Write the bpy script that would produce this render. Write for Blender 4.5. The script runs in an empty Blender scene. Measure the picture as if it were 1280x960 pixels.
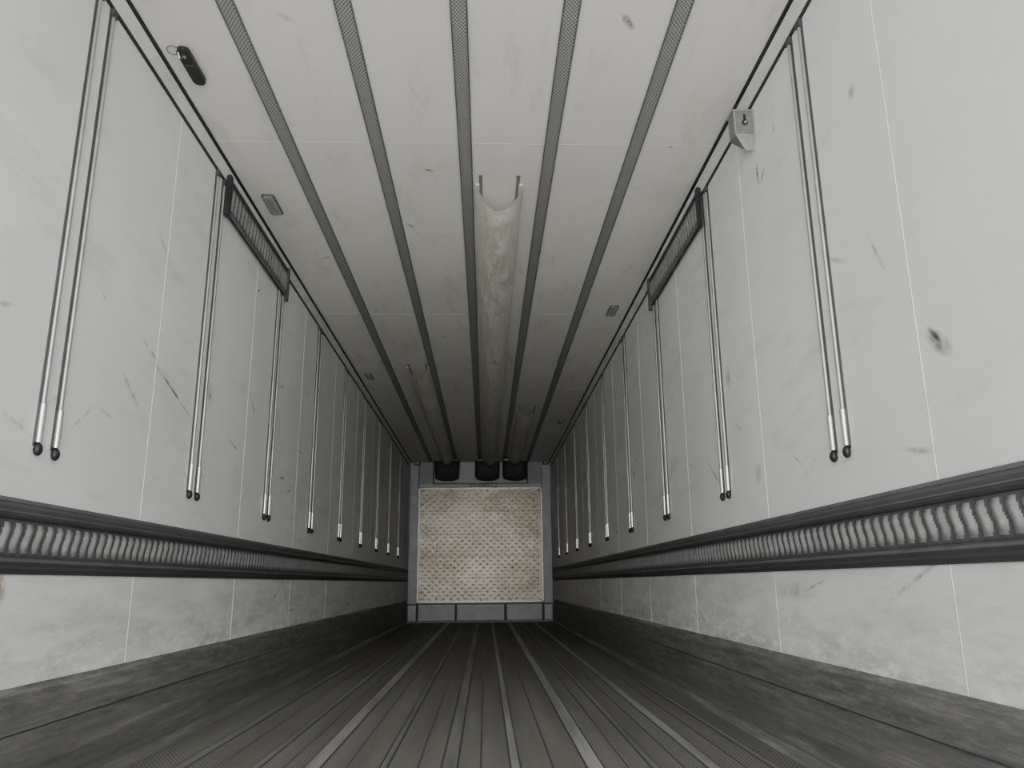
import bpy, math, random
from mathutils import Matrix, Vector, noise
random.seed(4)
S=bpy.context.scene
W=1.23; H=2.65; L=13.5; Y0=-0.05
CX,CH=0.086,0.62

# ---------------------------------------------------------------- materials
def M(name):
    m=bpy.data.materials.new(name); m.use_nodes=True
    nt=m.node_tree; nt.nodes.clear()
    o=nt.nodes.new('ShaderNodeOutputMaterial'); b=nt.nodes.new('ShaderNodeBsdfPrincipled')
    nt.links.new(b.outputs[0],o.inputs[0])
    return m,nt,b
def coord(nt,scale=(1,1,1)):
    t=nt.nodes.new('ShaderNodeTexCoord'); mp=nt.nodes.new('ShaderNodeMapping')
    mp.inputs['Scale'].default_value=scale
    nt.links.new(t.outputs['Object'],mp.inputs[0]); return mp.outputs[0]
def nz(nt,vec,scale,detail=4,rough=.6):
    n=nt.nodes.new('ShaderNodeTexNoise'); n.inputs['Scale'].default_value=scale
    n.inputs['Detail'].default_value=detail; n.inputs['Roughness'].default_value=rough
    nt.links.new(vec,n.inputs['Vector']); return n.outputs['Fac']
def ramp(nt,fac,stops):
    r=nt.nodes.new('ShaderNodeValToRGB'); e=r.color_ramp.elements
    while len(e)<len(stops): e.new(.5)
    for i,(p,c) in enumerate(stops):
        e[i].position=p; e[i].color=(c[0],c[1],c[2],1) if not isinstance(c,float) else (c,c,c,1)
    nt.links.new(fac,r.inputs[0]); return r.outputs[0]
def mix(nt,fac,a,b,mode='MIX'):
    m=nt.nodes.new('ShaderNodeMix'); m.data_type='RGBA'; m.blend_type=mode
    for s,v in ((0,fac),(6,a),(7,b)):
        if hasattr(v,'links') : nt.links.new(v,m.inputs[s])
        elif s==0: m.inputs[0].default_value=v
        else: m.inputs[s].default_value=(*v,1)
    return m.outputs[2]
def bump(nt,b,h,st,dist=.01):
    n=nt.nodes.new('ShaderNodeBump'); n.inputs['Strength'].default_value=st; n.inputs['Distance'].default_value=dist
    nt.links.new(h,n.inputs['Height']); nt.links.new(n.outputs[0],b.inputs['Normal'])
def simple(name,col,rough=.5,metal=0.,var=.15,vs=6,sc=(1,1,1)):
    m,nt,b=M(name); v=coord(nt,sc); f=nz(nt,v,vs)
    c=ramp(nt,f,[(.3,tuple(x*(1-var) for x in col)),(.7,tuple(min(1,x*(1+var)) for x in col))])
    nt.links.new(c,b.inputs['Base Color']); b.inputs['Roughness'].default_value=rough; b.inputs['Metallic'].default_value=metal
    return m
def zmask(nt,z0,z1,lo,hi):
    t=nt.nodes.new('ShaderNodeTexCoord'); sp=nt.nodes.new('ShaderNodeSeparateXYZ'); nt.links.new(t.outputs['Object'],sp.inputs[0])
    r=nt.nodes.new('ShaderNodeMapRange'); r.inputs[1].default_value=z0; r.inputs[2].default_value=z1; r.inputs[3].default_value=lo; r.inputs[4].default_value=hi
    nt.links.new(sp.outputs[2],r.inputs[0]); return r.outputs[0]
def mul(nt,a_,b_):
    a=nt.nodes.new('ShaderNodeMath'); a.operation='MULTIPLY'
    nt.links.new(a_,a.inputs[0]); nt.links.new(b_,a.inputs[1]); return a.outputs[0]

def wallmat(name,base,warm,wear):
    m,nt,b=M(name)
    v=coord(nt,(1,.8,1.0)); f=nz(nt,v,1.3,6)
    c=ramp(nt,f,[(.30,tuple(x*.90 for x in base)),(.62,base)])
    v2=coord(nt,(2,.5,2.2)); f2=nz(nt,v2,3.5,8,.72)
    k=ramp(nt,f2,[(.54,0.),(.80,.9)])
    c=mix(nt,k,c,tuple(x*.78 for x in warm))
    f5=nz(nt,coord(nt,(1,.9,7)),2.6,9,.78)
    c=mix(nt,ramp(nt,f5,[(.56,0.),(.76,.35 if wear else .15)]),c,tuple(x*.70 for x in base))
    if wear:
        f4=nz(nt,coord(nt,(1,.6,3.5)),3.0,8,.75)
        c=mix(nt,mul(nt,ramp(nt,f4,[(.42,0.),(.64,1.)]),zmask(nt,.35,.9,.95,.05)),c,tuple(x*.60 for x in base))
        f6=nz(nt,coord(nt,(1,2.,6)),4.0,8,.75)
        c=mix(nt,mul(nt,ramp(nt,f6,[(.50,0.),(.60,1.)]),zmask(nt,.35,.58,.9,.0)),c,(.86,.86,.86))
    nt.links.new(c,b.inputs['Base Color']); b.inputs['Roughness'].default_value=.45
    bump(nt,b,nz(nt,coord(nt),2.0,2),.12,.02)
    return m
mwall=wallmat('wall_panel_white',(.75,.753,.745),(.66,.65,.61),True)
mceil=wallmat('ceiling_panel_white',(.79,.775,.73),(.67,.64,.55),False)
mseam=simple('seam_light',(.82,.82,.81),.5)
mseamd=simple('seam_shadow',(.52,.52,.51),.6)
mblack=simple('black_rubber',(.010,.010,.011),.5)
mdark=simple('dark_grey_profile',(.048,.050,.053),.55,.1)
mdark2=simple('mid_grey_profile',(.13,.135,.14),.45,.3)
mback=simple('track_backing',(.055,.055,.055),.5,.2)
mtrim=simple('white_corner_profile',(.62,.62,.60),.4)
mgalv=simple('galvanised_steel',(.38,.39,.39),.40,.65,.2,14)
mpgap=simple('dull_rail_web',(.095,.098,.10),.5,.35)
mstrap=simple('strap_grey',(.22,.22,.21),.5,.2)
mchrome=simple('polished_aluminium',(.80,.80,.79),.2,.9,.06)
malu=simple('satin_aluminium',(.40,.41,.41),.36,.75,.12,20)
mbulk=simple('bulkhead_grey_paint',(.36,.37,.38),.5,0,.08)
mbulk2=simple('bulkhead_plinth_grey',(.36,.37,.38),.45,.2,.12)
mhead=simple('header_light_grey',(.60,.61,.60),.5,0,.08)
mlamp=simple('lamp_lens_grey',(.33,.34,.33),.3,0,.1)
m,nt,b=M('cream_duct_fabric'); v=coord(nt,(5,1.3,5)); f=nz(nt,v,4,6,.65)
c=ramp(nt,f,[(.3,(.80,.765,.66)),(.65,(.93,.905,.83))]); nt.links.new(c,b.inputs['Base Color']); b.inputs['Roughness'].default_value=.75
bump(nt,b,nz(nt,coord(nt,(4,1.2,4)),10,6,.65),.9,.03)
# thin cloth lets light through
tr=nt.nodes.new('ShaderNodeBsdfTranslucent'); tr.inputs[0].default_value=(.93,.90,.82,1)
ms=nt.nodes.new('ShaderNodeMixShader'); ms.inputs[0].default_value=.25
nt.links.new(b.outputs[0],ms.inputs[1]); nt.links.new(tr.outputs[0],ms.inputs[2])
nt.links.new(ms.outputs[0],[n for n in nt.nodes if n.type=='OUTPUT_MATERIAL'][0].inputs[0]); mfab=m
mcloth=simple('black_bag_cloth',(.05,.05,.052),.7,0,.4,20)
m,nt,b=M('scuffed_kick_plate'); v=coord(nt,(3,.35,9)); f=nz(nt,v,4,8,.7)
c=ramp(nt,f,[(.30,(.075,.075,.075)),(.55,(.14,.14,.137)),(.75,(.30,.30,.29))])
f5=nz(nt,coord(nt,(3,1.2,9)),5,9,.8)
c=mix(nt,mul(nt,ramp(nt,f5,[(.46,0.),(.62,1.)]),zmask(nt,.08,.35,.12,.45)),c,(.34,.34,.33))
nt.links.new(c,b.inputs['Base Color']); b.inputs['Roughness'].default_value=.55; b.inputs['Metallic'].default_value=.15
mkick=m
def gridmat(name,dark,light,pitch,rough,metal,bumpst=.4,dirt=None,ds=(4,.25,1),det=8):
    m,nt,b=M(name); t=nt.nodes.new('ShaderNodeTexCoord'); sp=nt.nodes.new('ShaderNodeSeparateXYZ'); nt.links.new(t.outputs['Object'],sp.inputs[0])
    def s(out,p,add=None):
        a=nt.nodes.new('ShaderNodeMath'); a.operation='MULTIPLY'; a.inputs[1].default_value=2*math.pi/p; nt.links.new(out,a.inputs[0])
        c=nt.nodes.new('ShaderNodeMath'); c.operation='SINE'; nt.links.new(a.outputs[0],c.inputs[0]); return c.outputs[0]
    p=nt.nodes.new('ShaderNodeMath'); p.operation='MULTIPLY'
    nt.links.new(s(sp.outputs[0],pitch[0]),p.inputs[0]); nt.links.new(s(sp.outputs[1],pitch[1]),p.inputs[1])
    q=nt.nodes.new('ShaderNodeMath'); q.operation='MULTIPLY_ADD'; q.inputs[1].default_value=.5; q.inputs[2].default_value=.5
    nt.links.new(p.outputs[0],q.inputs[0])
    c=ramp(nt,q.outputs[0],[(.40,dark),(.64,light)])
    if dirt:
        f=nz(nt,coord(nt,ds),3,det,.6); k=ramp(nt,f,[(.33,dirt[0]),(.68,dirt[1])])
        c=mix(nt,1.0,c,k,'MULTIPLY')
    nt.links.new(c,b.inputs['Base Color']); b.inputs['Roughness'].default_value=rough; b.inputs['Metallic'].default_value=metal
    bump(nt,b,q.outputs[0],bumpst,.003)
    return m
mmesh=gridmat('perforated_strip_grey',(.13,.13,.128),(.38,.38,.37),(.0145,.02),.5,.0)
mfloor=gridmat('tread_aluminium_floor',(.085,.082,.076),(.215,.208,.195),(.016,.028),.66,.1,.5,((.74,.735,.72),(1.16,1.16,1.15)),(2.2,.12,1),4)
mfstrip=gridmat('worn_floor_strip',(.16,.16,.155),(.48,.48,.46),(.0130,.016),.5,.2,.4,((.6,.6,.6),(1.3,1.3,1.3)))
mfstrip2=gridmat('dull_floor_strip',(.12,.12,.115),(.29,.29,.28),(.0130,.016),.5,.2,.4,((.5,.5,.5),(1.3,1.3,1.3)))

def platemat(name,k):
    m,nt,b=M(name); f=nz(nt,coord(nt,(1,1,1.6)),1.6,8,.75)
    c=ramp(nt,f,[(.3,(.27*k,.24*k,.19*k)),(.5,(.37*k,.335*k,.275*k)),(.72,(.54*k,.51*k,.45*k))])
    nt.links.new(c,b.inputs['Base Color']); b.inputs['Roughness'].default_value=.36; b.inputs['Metallic'].default_value=.85
    bump(nt,b,nz(nt,coord(nt),6,4),.25,.02); return m
mplate=platemat('worn_bulkhead_metal',.68); mstud=platemat('worn_stud_metal',1.3)

def scuff(name,col,thr=.5,stretch=(3,1,1),smax=.8):
    m,nt,b=M(name); t=nt.nodes.new('ShaderNodeTexCoord')
    g=nt.nodes.new('ShaderNodeTexGradient'); g.gradient_type='SPHERICAL'
    mp=nt.nodes.new('ShaderNodeMapping'); mp.inputs['Location'].default_value=(-1,-1,0); mp.inputs['Scale'].default_value=(2,2,1)
    nt.links.new(t.outputs['UV'],mp.inputs[0]); nt.links.new(mp.outputs[0],g.inputs[0])
    f=nz(nt,coord(nt,stretch),14,6,.7)
    k=ramp(nt,f,[(thr-.08,0.),(thr+.12,1.)])
    a=nt.nodes.new('ShaderNodeMath'); a.operation='MULTIPLY'; nt.links.new(g.outputs[1],a.inputs[0]); nt.links.new(k,a.inputs[1])
    a2=nt.nodes.new('ShaderNodeMath'); a2.operation='MULTIPLY'; a2.use_clamp=True; a2.inputs[1].default_value=smax*1.6; nt.links.new(a.outputs[0],a2.inputs[0])
    nt.links.new(a2.outputs[0],b.inputs['Alpha']); b.inputs['Base Color'].default_value=(*col,1); b.inputs['Roughness'].default_value=.6
    return m
mscuff=scuff('grey_scuff',(.20,.20,.20),.46,(3,1,1),.65)
mfaint=scuff('faint_scuff',(.40,.40,.39),.47,(2,1,1),.40)
mscuff_l=scuff('light_scuff',(.9,.9,.9),.48,(1,1,1),.5)
mrust=scuff('rust_stain',(.28,.14,.08),.44,(1,1,1),.8)
myel=scuff('yellow_stain',(.55,.50,.33),.4,(1,1,1),.3)

# ---------------------------------------------------------------- mesh builder
class B:
    def __init__(s): s.v=[];s.f=[];s.m=[];s.mats=[];s.sm=[]
    def mi(s,mat):
        if mat not in s.mats: s.mats.append(mat)
        return s.mats.index(mat)
    def add(s,vs,fs,mat,smooth=False):
        o=len(s.v); s.v+=[tuple(x) for x in vs]; i=s.mi(mat)
        for f in fs: s.f.append([a+o for a in f]); s.m.append(i); s.sm.append(smooth)
    def box(s,a,b,mat):
        x0,y0,z0=a;x1,y1,z1=b
        s.add([(x0,y0,z0),(x1,y0,z0),(x1,y1,z0),(x0,y1,z0),(x0,y0,z1),(x1,y0,z1),(x1,y1,z1),(x0,y1,z1)],
              [(0,3,2,1),(4,5,6,7),(0,1,5,4),(1,2,6,5),(2,3,7,6),(3,0,4,7)],mat)
    def prism(s,prof,y0,y1,mat):
        n=len(prof)
        vs=[(x,y0,z) for x,z in prof]+[(x,y1,z) for x,z in prof]
        fs=[(i,(i+1)%n,n+(i+1)%n,n+i) for i in range(n)]+[tuple(range(n))[::-1],tuple(range(n,2*n))]
        s.add(vs,fs,mat)
    def tube(s,p0,p1,r,mat,n=12,r1=None,cap=True):
        p0=Vector(p0);p1=Vector(p1);d=(p1-p0).normalized(); r1=r if r1 is None else r1
        u=d.orthogonal().normalized(); w=d.cross(u)
        vs=[];
        for p,rr in((p0,r),(p1,r1)):
            for i in range(n):
                t=2*math.pi*i/n; vs.append(p+u*math.cos(t)*rr+w*math.sin(t)*rr)
        fs=[(i,(i+1)%n,n+(i+1)%n,n+i) for i in range(n)]
        s.add(vs,fs,mat,True)
        if cap: s.add(vs[:n],[tuple(range(n))[::-1]],mat); s.add(vs[n:],[tuple(range(n))],mat)
    def ball(s,c,r,mat,sc=(1,1,1),n=12):
        vs=[];fs=[]
        k=n//2
        for j in range(k+1):
            p=math.pi*j/k
            for i in range(n):
                t=2*math.pi*i/n
                vs.append((c[0]+r*sc[0]*math.sin(p)*math.cos(t),c[1]+r*sc[1]*math.sin(p)*math.sin(t),c[2]+r*sc[2]*math.cos(p)))
        for j in range(k):
            for i in range(n): fs.append((j*n+i,(j+1)*n+i,(j+1)*n+(i+1)%n,j*n+(i+1)%n))
        s.add(vs,fs,mat,True)
    def obj(s,name,parent=None,bevel=0):
        me=bpy.data.meshes.new(name); me.from_pydata(s.v,[],s.f)
        for m in s.mats: me.materials.append(m)
        me.polygons.foreach_set('material_index',s.m); me.polygons.foreach_set('use_smooth',s.sm); me.update()
        o=bpy.data.objects.new(name,me); S.collection.objects.link(o)
        if parent: o.parent=parent
        if bevel:
            b=o.modifiers.new('bev','BEVEL'); b.width=bevel; b.segments=2; b.limit_method='ANGLE'
        return o
def empty(name):
    e=bpy.data.objects.new(name,None); S.collection.objects.link(e); return e

# ---------------------------------------------------------------- shell
b=B(); b.box((-W-.06,Y0,-.06),(-W,L+.06,H+.06),mwall); b.obj('wall_left')
b=B(); b.box((W,Y0,-.06),(W+.06,L+.06,H+.06),mwall); b.obj('wall_right')
b=B(); b.box((-W,Y0,H),(W,L+.06,H+.06),mceil); b.obj('ceiling')
b=B(); b.box((-W,Y0,-.06),(W,L+.06,0),mfloor); b.obj('floor')
b=B(); b.box((-W,L,0),(W,L+.06,H),mbulk); b.obj('wall_front')

def sx(side,d): return side*(W-d)
for side,nm in((-1,'left'),(1,'right')):
    b=B()
    b.prism([(sx(side,0),0),(sx(side,.045),0),(sx(side,.020),.03),(sx(side,.014),.33),(sx(side,.006),.35),(sx(side,0),.35)],Y0,L,mkick)
    for z in(.10,.225): b.box((min(sx(side,.0135),sx(side,.0185)),Y0,z),(max(sx(side,.0135),sx(side,.0185)),L,z+.004),mdark)
    b.obj('baseboard_'+nm)
    b=B(); s0=1.85-1.22 if side<0 else 1.95-1.22
    k=0
    while s0+k*1.22<L-.1:
        y=s0+k*1.22; k+=1
        for z0,z1 in((.352,.655),(.862,H-.05)):
            xa,xb=sorted((sx(side,0),sx(side,.0010)))
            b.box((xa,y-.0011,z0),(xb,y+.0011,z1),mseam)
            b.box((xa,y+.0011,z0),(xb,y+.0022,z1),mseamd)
    b.obj('trim_'+('1' if side<0 else '2'))
    b=B()
    b.prism([(sx(side,0),H),(sx(side,.035),H),(sx(side,.035),H-.006),(sx(side,.006),H-.045),(sx(side,0),H-.045)],Y0,L,mtrim)
    b.prism([(sx(side,.035),H),(sx(side,.050),H),(sx(side,.050),H-.006),(sx(side,.035),H-.006)],Y0,L,mblack)
    b.prism([(sx(side,0),H-.045),(sx(side,.007),H-.045),(sx(side,.007),H-.059),(sx(side,0),H-.059)],Y0,L,mblack)
    b.obj('trim_'+('3' if side<0 else '4'))

def ribplate(b,side,d0,y0,y1,z0,z1,pitch=.055,amp=.008,nzz=12,ns=12):
    n=int((y1-y0)/pitch*ns); vs=[];hi=[];lo=[];hh=[]
    for i in range(n+1):
        y=y0+(y1-y0)*i/n
        for j in range(nzz+1):
            t=j/nzz; z=z0+(z1-z0)*t
            u=(t-.06)/.88
            env=min(1,4*u*(1-u)*1.4) if 0<u<1 else 0
            ph=2*math.pi*(y-y0)/pitch+.9*math.sin(t*2*math.pi)
            h=env*max(0,.5+.5*math.cos(ph))**1.2
            hh.append(h); vs.append((sx(side,d0+h*amp),y,z))
    k=nzz+1
    for i in range(n):
        for j in range(nzz):
            q=(i*k+j,(i+1)*k+j,(i+1)*k+j+1,i*k+j+1)
            (hi if sum(hh[a] for a in q)/4>.15 else lo).append(q if side<0 else q[::-1])
    o=len(b.v); b.v+=vs
    for fs,mt in((hi,mgalv),(lo,mpgap)):
        mi=b.mi(mt)
        for f in fs: b.f.append([a+o for a in f]); b.m.append(mi); b.sm.append(True)

for side in(-1,1):
    e=empty('corrugated_side_rail')
    P=lambda l:[(sx(side,d),z) for d,z in l]
    b=B()
    b.prism(P([(0,.862),(.006,.862),(.010,.850),(.024,.836),(.028,.826),(.028,.812),(.024,.806),(.016,.803),(0,.803)]),Y0,L,mdark)
    b.obj('upper_channel',e)
    b=B(); b.prism(P([(.0281,.824),(.0292,.824),(.0292,.820),(.0281,.820)]),Y0,L,mdark2)
    b.prism(P([(.0061,.862),(.0075,.862),(.0115,.850),(.0101,.850)]),Y0,L,mdark2); b.obj('channel_lip',e)
    b=B()
    b.prism(P([(0,.703),(.016,.703),(.024,.700),(.028,.694),(.028,.684),(.024,.676),(.010,.668),(.006,.655),(0,.655)]),Y0,L,mdark)
    b.prism(P([(.0281,.696),(.0295,.696),(.0295,.688),(.0281,.688)]),Y0,L,mdark2)
    b.obj('lower_channel',e)
    b=B(); b.box((min(sx(side,0),sx(side,.012)),Y0,.7031),(max(sx(side,0),sx(side,.012)),L,.8029),mpgap)
    ribplate(b,side,.014,Y0,L,.704,.802); b.obj('ribbed_plate',e)

def track(side,yc):
    b=B()
    for dy in(-.048,.048):
        y=yc+dy; xa,xb=sorted((sx(side,0),sx(side,.004)))
        b.box((xa,y-.0135,1.02),(xb,y+.0135,H-.057),mback)
        b.tube((sx(side,.008),y,1.03),(sx(side,.008),y,H-.06),.0072,malu,12)
        b.tube((sx(side,.009),y,1.03),(sx(side,.009),y,1.145),.0098,mchrome,12)
        b.ball((sx(side,.011),y,1.010),.0155,mblack,(.8,1.0,1.25))
        b.box((min(sx(side,0),sx(side,.016)),y-.014,H-.09),(max(sx(side,0),sx(side,.016)),y+.014,H-.060),mdark)
    return b.obj('vertical_track')
YL=[2.36+1.21*k for k in range(-1,9)]; YR=[2.455+1.24*k for k in range(-1,9)]
for y in YL: track(-1,y)
for y in YR: track(1,y)

for side,y0,y1 in((-1,3.64,4.84),(1,3.73,5.0)):
    e=empty('ribbed_stowage_rail')
    P=lambda l:[(sx(side,d),z) for d,z in l]
    b=B(); zt,zb=2.62,2.43
    b.prism(P([(.017,zt),(.028,zt),(.030,zt-.008),(.030,zt-.016),(.017,zt-.020)]),y0,y1,mdark)
    b.prism(P([(.017,zb),(.028,zb),(.030,zb+.010),(.028,zb+.020),(.017,zb+.024)]),y0,y1,mdark2)
    xa,xb=sorted((sx(side,.0165),sx(side,.0225))); b.box((xa,y0,zb),(xb,y1,zt),mpgap)
    xa,xb=sorted((sx(side,.0165),sx(side,.038)))
    b.box((xa,y0-.02,zb-.02),(xb,y0+.016,zt+.005),mblack); b.box((xa,y1-.012,zb-.03),(xb,y1+.012,zt+.005),mdark)
    b.obj('frame',e)
    b=B(); ribplate(b,side,.023,y0+.02,y1-.02,zb+.025,zt-.021,.055,.009); b.obj('ribbed_plate',e)

for i,x in enumerate((-.846,-.427,-.011,.400,.806)):
    b=B()
    b.box((x-.027,Y0,H-.005),(x+.027,L,H),mmesh)
    for s in(-1,1): b.box((x+s*.0295-.0025,Y0,H-.007),(x+s*.0295+.0025,L,H),mdark2)
    b.obj('perforated_ceiling_strip')
b=B()
for y in(3.35,5.8,8.2,10.7): b.box((-W+.05,y-.001,H-.001),(W-.05,y+.001,H),mseamd)
b.obj('trim_5')

b=B()
for x,w,mt in((-.99,.018,mfstrip2),(-.72,.012,mfstrip2),(-.52,.026,mfstrip),(-.27,.010,mfstrip2),(-.04,.024,mfstrip2),(.19,.014,mfstrip),(.465,.026,mfstrip),(.67,.010,mfstrip2),(.87,.020,mfstrip),(1.08,.010,mfstrip2)):
    b.box((x-w,Y0,0),(x+w,L-.16,.002),mt)
    b.box((x-w-.007,Y0,0),(x-w,L-.16,.001),mdark)
    b.box((x+w,Y0,0),(x+w+.007,L-.16,.001),mdark)
for x in(-.86,-.62,-.40,-.15,.07,.32,.58,.77,.98):
    b.box((x-.004,Y0,0),(x+.002,L-.16,.001),mdark); b.box((x+.002,Y0,0),(x+.005,L-.16,.0012),mfstrip2)
b.obj('floor_seam_strips')

# ---------------------------------------------------------------- fabric ducts
def duct(x0,x1,y0,sag,y1=L-.46):
    e=empty('fabric_air_duct'); n=260; k=20; vs=[];fs=[]
    for i in range(n+1):
        y=y0+(y1-y0)*i/n
        for j in range(k+1):
            t=j/k; x=x0+(x1-x0)*t
            u=2*t-1; prof=(1-abs(u)**2.2)
            sg=sag*(1+.16*noise.noise(Vector((0,y*1.7,x0))))
            wr=.020*noise.noise(Vector((t*4,y*3.2,x0*7)))+.013*noise.noise(Vector((t*8,y*8,3)))
            dy=0
            if i<6: dy=(.07*prof)*(1-i/6.)
            z=H-.012-prof*sg+wr*min(1,prof*3)
            vs.append((x+ (u*.006),y+dy,min(z,H-.004)))
    for i in range(n):
        for j in range(k): fs.append((i*(k+1)+j,(i+1)*(k+1)+j,(i+1)*(k+1)+j+1,i*(k+1)+j+1))
    b=B(); b.add(vs,fs,mfab,True); b.obj('duct_sheet',e)
    b=B()
    for x in(x0,x1):
        b.box((x-.010,y0-.01,H-.014),(x+.010,y1,H-.001),mfab)
        s=1 if x==x0 else -1
        b.box((x+s*.016-.009,y0-.10,H-.006),(x+s*.016+.009,y0+.30,H-.001),mstrap)
    b.obj('hanging_straps',e)
duct(.045,.272,3.74,.112)
duct(-.665,-.465,7.33,.085)
duct(.475,.690,9.15,.085)

# ---------------------------------------------------------------- front bulkhead
e=empty('bulkhead_plate'); b=B(); px0,px1,pz0,pz1=-1.035,1.035,.315,2.20; py=L-.075
b.box((px0,py,pz0),(px1,L-.005,pz1),mplate)
b.obj('sheet',e)
b=B()
r=0; z=pz0+.06
while z<pz1-.05:
    x=px0+.07+(.06 if r%2 else 0)
    while x<px1-.05:
        a=.036; h=.015
        b.add([(x-a,py,z),(x,py,z-h),(x+a,py,z),(x,py,z+h),(x,py-.003,z)],[(0,1,4),(1,2,4),(2,3,4),(3,0,4)],mstud)
        x+=.12
    z+=.055; r+=1
b.obj('tread_studs',e)
b=B()
for z in(pz0,pz1-.02): b.box((px0-.012,py-.008,z),(px1+.012,py,z+.02),malu)
for x in(px0-.012,px1-.008): b.box((x,py-.008,pz0),(x+.02,py,pz1),malu)
for z in(.70,1.06,1.42,1.80): b.box((px0,py-.002,z),(px1,py,z+.006),mdark2)
for x in(-1.0,-.5,0,.5,1.0):
    for z in(pz0+.035,pz1-.04): b.ball((x,py-.003,z),.011,mchrome,(1,.5,1),8)
b.obj('edge_frame',e)

e=empty('bulkhead_frame'); b=B()
for s in(-1,1):
    xa,xb=sorted((s*1.048,s*1.20)); b.box((xa,L-.05,.0),(xb,L,H-.05),mbulk2)
    xa,xb=sorted((s*1.048,s*1.056)); b.box((xa,L-.055,.28),(xb,L-.05,H-.08),mdark)
    xa,xb=sorted((s*1.20,s*1.215)); b.box((xa,L-.03,.0),(xb,L,H-.05),mdark)
b.obj('side_columns',e,.006)
b=B()
b.box((-1.04,L-.03,2.215),(1.04,L,2.27),mhead)
b.box((-.80,L-.06,2.27),(.80,L,H-.005),mhead)
b.box((-.80,L-.065,2.265),(.80,L-.06,2.28),mdark)
for s in(-1,1): b.box((s*.80-.012,L-.066,2.27),(s*.80+.012,L-.0,H-.01),mdark)
b.obj('header_panel',e)
b=B(); edges=[-1.20,-1.03,-.40,.41,1.03,1.20]
for a,c in zip(edges[:-1],edges[1:]):
    b.box((a+.018,L-.13,.035),(c-.018,L,.275),mbulk2)
    b.box((a+.018,L-.14,.255),(c-.018,L-.0,.280),mtrim)
b.box((-1.2,L-.15,0),(1.2,L,.034),mdark2); b.box((-1.2,L-.05,.03),(1.2,L-.0,.30),mdark2)
for x in edges: b.box((x-.017,L-.09,.03),(x+.017,L,.29),mdark)
b.obj('plinth_panels',e,.004)

for xc,w in((-.56,.42),(.115,.42),(.58,.42)):
    vs=[];fs=[];n=24;k=10
    b=B()
    for j in range(k+1):
        t=j/k; z=H-.010-.34*t
        sc=(1-.05*t) * (1 if t<.8 else (max(.05,1-((t-.8)/.21)**3))**.4)
        dp=.15*(.7+.5*math.sin(t*math.pi))*(1 if t<.8 else math.sqrt(max(.05,1-((t-.8)/.22)**2)))
        for i in range(n):
            a=2*math.pi*i/n; cx=math.copysign(abs(math.cos(a))**.45,math.cos(a)); cy=math.copysign(abs(math.sin(a))**.6,math.sin(a))
            wv=1+.04*noise.noise(Vector((cx*3,cy*3,z*9+xc*5)))
            vs.append((xc+cx*w/2*sc*wv,L-.25+cy*dp*wv,z))
    for j in range(k):
        for i in range(n): fs.append((j*n+i,(j+1)*n+i,(j+1)*n+(i+1)%n,j*n+(i+1)%n))
    fs.append(tuple(range(n))); fs.append(tuple(range(k*n,k*n+n))[::-1])
    b.add(vs,fs,mcloth,True); b.tube((xc-w*.45,L-.43,H-.03),(xc+w*.45,L-.43,H-.03),.01,malu,8)
    b.obj('air_outlet_bag')
for x in(-1.08,1.12):
    b=B(); b.box((x-.05,L-.12,H-.06),(x+.05,L-.055,H-.002),mblack); b.box((x-.035,L-.125,H-.05),(x+.035,L-.12,H-.012),mlamp); b.obj('bulkhead_lamp_box',None,.005)  # small black ceiling lamps beside the bulkhead, grey lens, not lit
cu=bpy.data.curves.new('bulkhead_lettering','FONT'); cu.body='SCHMITZ'; cu.size=.10; cu.extrude=.003; cu.align_x='CENTER'; cu.space_character=1.25
o=bpy.data.objects.new('bulkhead_lettering',cu); S.collection.objects.link(o); o.location=(.06,L-.034,2.208); o.rotation_euler=(math.pi/2,0,0); cu.materials.append(mdark)

def capsule(b,x,y0,y1,w,z0,z1,mat,n=8):
    r=w/2; pts=[]
    for i in range(n+1): a=math.pi*i/n; pts.append((x+r*math.cos(a),y1-r+r*math.sin(a)))
    for i in range(n+1): a=math.pi+math.pi*i/n; pts.append((x+r*math.cos(a),y0+r+r*math.sin(a)))
    m=len(pts); vs=[(p[0],p[1],z0) for p in pts]+[(p[0],p[1],z1) for p in pts]
    b.add(vs,[(i,(i+1)%m,m+(i+1)%m,m+i) for i in range(m)]+[tuple(range(m))[::-1],tuple(range(m,2*m))],mat)
def rrect(b,x,y,hx,hy,r,z0,z1,mat,n=5):
    pts=[]
    for cx,cy,a0 in((hx-r,hy-r,0),(-hx+r,hy-r,90),(-hx+r,-hy+r,180),(hx-r,-hy+r,270)):
        for i in range(n+1): a=math.radians(a0+90*i/n); pts.append((x+cx+r*math.cos(a),y+cy+r*math.sin(a)))
    m=len(pts); vs=[(p[0],p[1],z0) for p in pts]+[(p[0],p[1],z1) for p in pts]
    b.add(vs,[(i,(i+1)%m,m+(i+1)%m,m+i) for i in range(m)]+[tuple(range(m))[::-1],tuple(range(m,2*m))],mat)
for x,y in((-1.082,3.98),(1.062,5.70),(-1.082,7.68),(1.062,10.0)):
    b=B(); rrect(b,x,y,.034,.115,.016,H-.010,H,mdark2); rrect(b,x,y,.027,.105,.012,H-.014,H-.010,mlamp)
    rrect(b,x,y,.012,.07,.006,H-.0155,H-.014,malu); b.obj('ceiling_lamp',None,.002)

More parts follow.
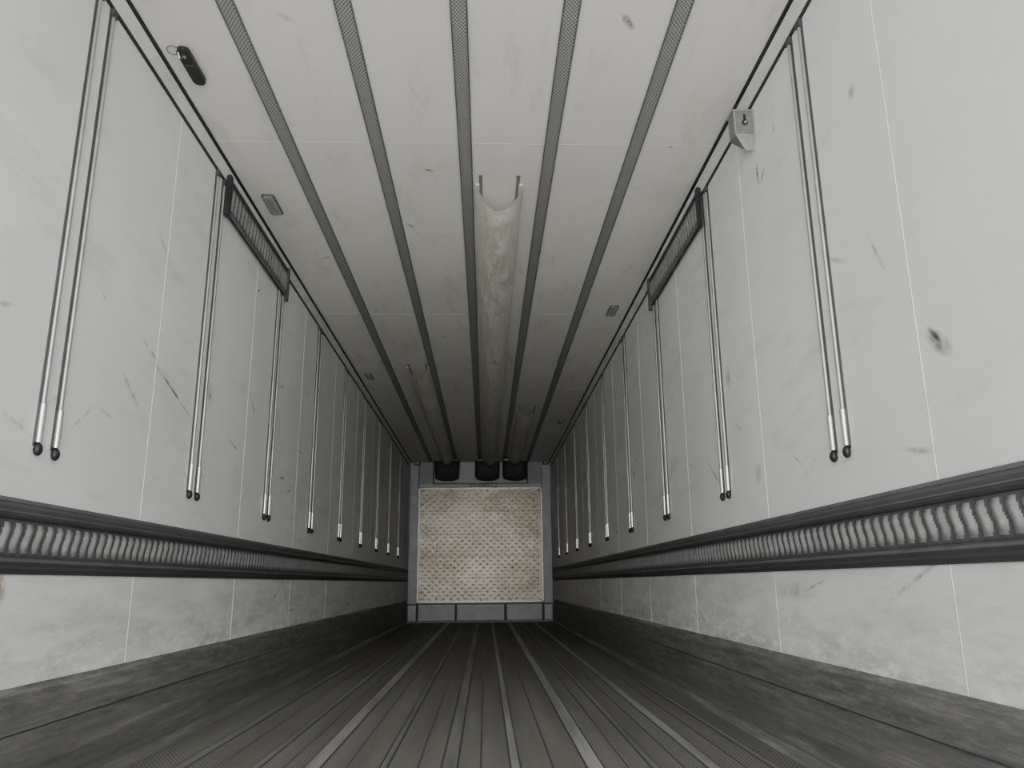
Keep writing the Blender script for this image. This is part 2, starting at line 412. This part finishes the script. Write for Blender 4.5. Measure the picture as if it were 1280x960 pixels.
b=B(); x=-1.088
capsule(b,x,2.66,2.885,.050,H-.026,H-.008,mblack,10)
b.box((x-.018,2.75,H-.028),(x+.018,2.76,H-.026),mdark)
b.tube((x,2.70,H-.03),(x,2.70,H),.006,malu)
prev=None
for i in range(17):
    a=2*math.pi*i/16; p=Vector((x-.035+.022*math.cos(a),2.67+.018*math.sin(a),H-.02-.006*math.sin(a)))
    if prev: b.tube(prev,p,.0022,mdark2,6)
    prev=p
prev=None
for i in range(9):
    t=i/8; p=Vector((x-.012+.02*t-.01,2.665+.045*t,H-.032+.01*math.sin(t*9)))
    if prev: b.tube(prev,p,.0028,mchrome,6)
    prev=p
b.obj('strap_handle',None,0)

b=B(); yb=2.93; x0,x1=W-.088,W; zt,zb,zl=2.57,2.455,2.395
mbr=simple('bracket_steel',(.24,.24,.23),.42,.6,.2,30)
b.prism([(x1,zt),(x0,zt),(x0,zb),(x1,zb)],yb,yb+.07,mbr)
b.add([(x0,yb,zb),(x1,yb,zb),(x1,yb+.07,zb),(x0,yb+.07,zb),(x0+.05,yb+.03,zl),(x1,yb+.03,zl)],[(0,1,5,4),(1,2,5),(2,3,4,5),(3,0,4)],mbr)
b.prism([(x1,zt),(x0-.004,zt),(x0-.004,zt-.008),(x1,zt-.008)],yb-.004,yb+.074,malu)
for xx in(x0,x1-.006): b.box((xx-.001,yb-.003,zb),(xx+.006,yb,zt-.008),malu)
xc=x0+.046
b.tube((xc,yb-.0015,zt-.062),(xc,yb,zt-.062),.013,mblack,14); b.box((xc-.005,yb-.0015,zt-.055),(xc+.005,yb,zt-.022),mblack)
b.tube((xc,yb-.010,zt-.064),(xc,yb-.0015,zt-.064),.006,mchrome,8)
b.obj('keyhole_bracket')

# ---------------------------------------------------------------- scuffs
def decal_obj(name,items,side):
    me=bpy.data.meshes.new(name); vs=[];fs=[];mt=[];mats=[]
    for(y,z,sy,sz,ang,mat) in items:
        o=len(vs)
        for a,c in((-1,-1),(1,-1),(1,1),(-1,1)):
            dy=a*sy*math.cos(ang)-c*sz*math.sin(ang); dz=a*sy*math.sin(ang)+c*sz*math.cos(ang)
            if side=='C': vs.append((y+dy,z+dz,H-.0012))
            else: vs.append((sx(side,.0008),y+dy,z+dz))
        fs.append((o,o+1,o+2,o+3)); 
        if mat not in mats: mats.append(mat)
        mt.append(mats.index(mat))
    me.from_pydata(vs,[],fs); uv=me.uv_layers.new()
    for i in range(len(fs)):
        for j,c in enumerate(((0,0),(1,0),(1,1),(0,1))): uv.data[i*4+j].uv=c
    for m in mats: me.materials.append(m)
    me.polygons.foreach_set('material_index',mt)
    ob=bpy.data.objects.new(name,me); S.collection.objects.link(ob)
L_it=[(3.25,1.42,.30,.010,-.30,mscuff),(3.0,1.52,.10,.012,-.3,mscuff),(2.30,1.05,.10,.02,-.4,mfaint),(3.7,1.50,.05,.07,0,myel),(2.24,.62,.03,.05,.4,mrust),
      (3.4,.42,.35,.05,0,mscuff_l),(2.8,.45,.3,.03,.1,mscuff_l),(4.1,1.33,.12,.006,-.2,mscuff),(2.55,1.15,.10,.012,.7,mfaint)]
R_it=[(1.86,1.20,.07,.03,.7,mscuff),(1.87,1.22,.05,.012,.8,mscuff),(2.02,.95,.12,.012,.2,mfaint),(2.12,2.10,.03,.03,.6,mfaint),(2.95,2.28,.014,.06,0,mrust),(2.90,2.24,.012,.04,.8,mrust),
      (3.55,1.55,.05,.07,0,myel),(3.0,.58,.16,.04,0,mfaint),(3.1,.46,.3,.05,0,mscuff_l),(2.1,1.55,.10,.01,1.1,mfaint),(3.25,1.06,.05,.05,.3,mfaint),(2.75,2.36,.03,.03,.4,mfaint)]
for _ in range(30):
    for it in(L_it,R_it):
        it.append((random.uniform(1.9,8),random.choice((random.uniform(.95,1.6),random.uniform(1,2.4),random.uniform(.4,.62))),random.uniform(.03,.20),random.uniform(.005,.016),random.uniform(-.7,.7),mfaint))
decal_obj('wall_scuff_marks',L_it,-1); decal_obj('wall_scuff_marks',R_it,1)
C_it=[(random.uniform(-1,1),random.uniform(2.4,8),random.uniform(.01,.05),random.uniform(.006,.02),random.uniform(0,3),mfaint) for _ in range(26)]
C_it+=[(.62,2.5,.06,.02,1.0,mscuff),(-.2,3.6,.05,.012,.3,mscuff)]
decal_obj('ceiling_scuff_marks',C_it,'C')

# ---------------------------------------------------------------- light & camera
w=bpy.data.worlds.new('overcast_sky'); S.world=w; w.use_nodes=True
bg=w.node_tree.nodes['Background']; bg.inputs[0].default_value=(1,1,.985,1); bg.inputs[1].default_value=3.2
su=bpy.data.lights.new('overcast_daylight','SUN'); su.energy=6.0; su.angle=math.radians(78); su.color=(1,.995,.97)
o=bpy.data.objects.new('overcast_daylight',su); S.collection.objects.link(o); o.rotation_euler=(math.radians(89),0,0); o.location=(0,-4,2)

cam=bpy.data.cameras.new('camera'); co=bpy.data.objects.new('camera',cam); S.collection.objects.link(co)
Yc=Vector((-33,-249,-982)).normalized(); Zc=Vector((-35,3880,-982)).normalized(); Zc=(Zc-Yc*Zc.dot(Yc)).normalized(); Xc=Yc.cross(Zc)
R=Matrix((Xc,Yc,Zc)); co.matrix_world=Matrix.Translation((CX,0,CH))@R.to_4x4()
cam.sensor_width=36; cam.lens=982/1280*36; cam.clip_start=.02
S.camera=co
S.view_settings.view_transform='AgX'
S.view_settings.look='AgX - Base Contrast'
S.view_settings.exposure=.05
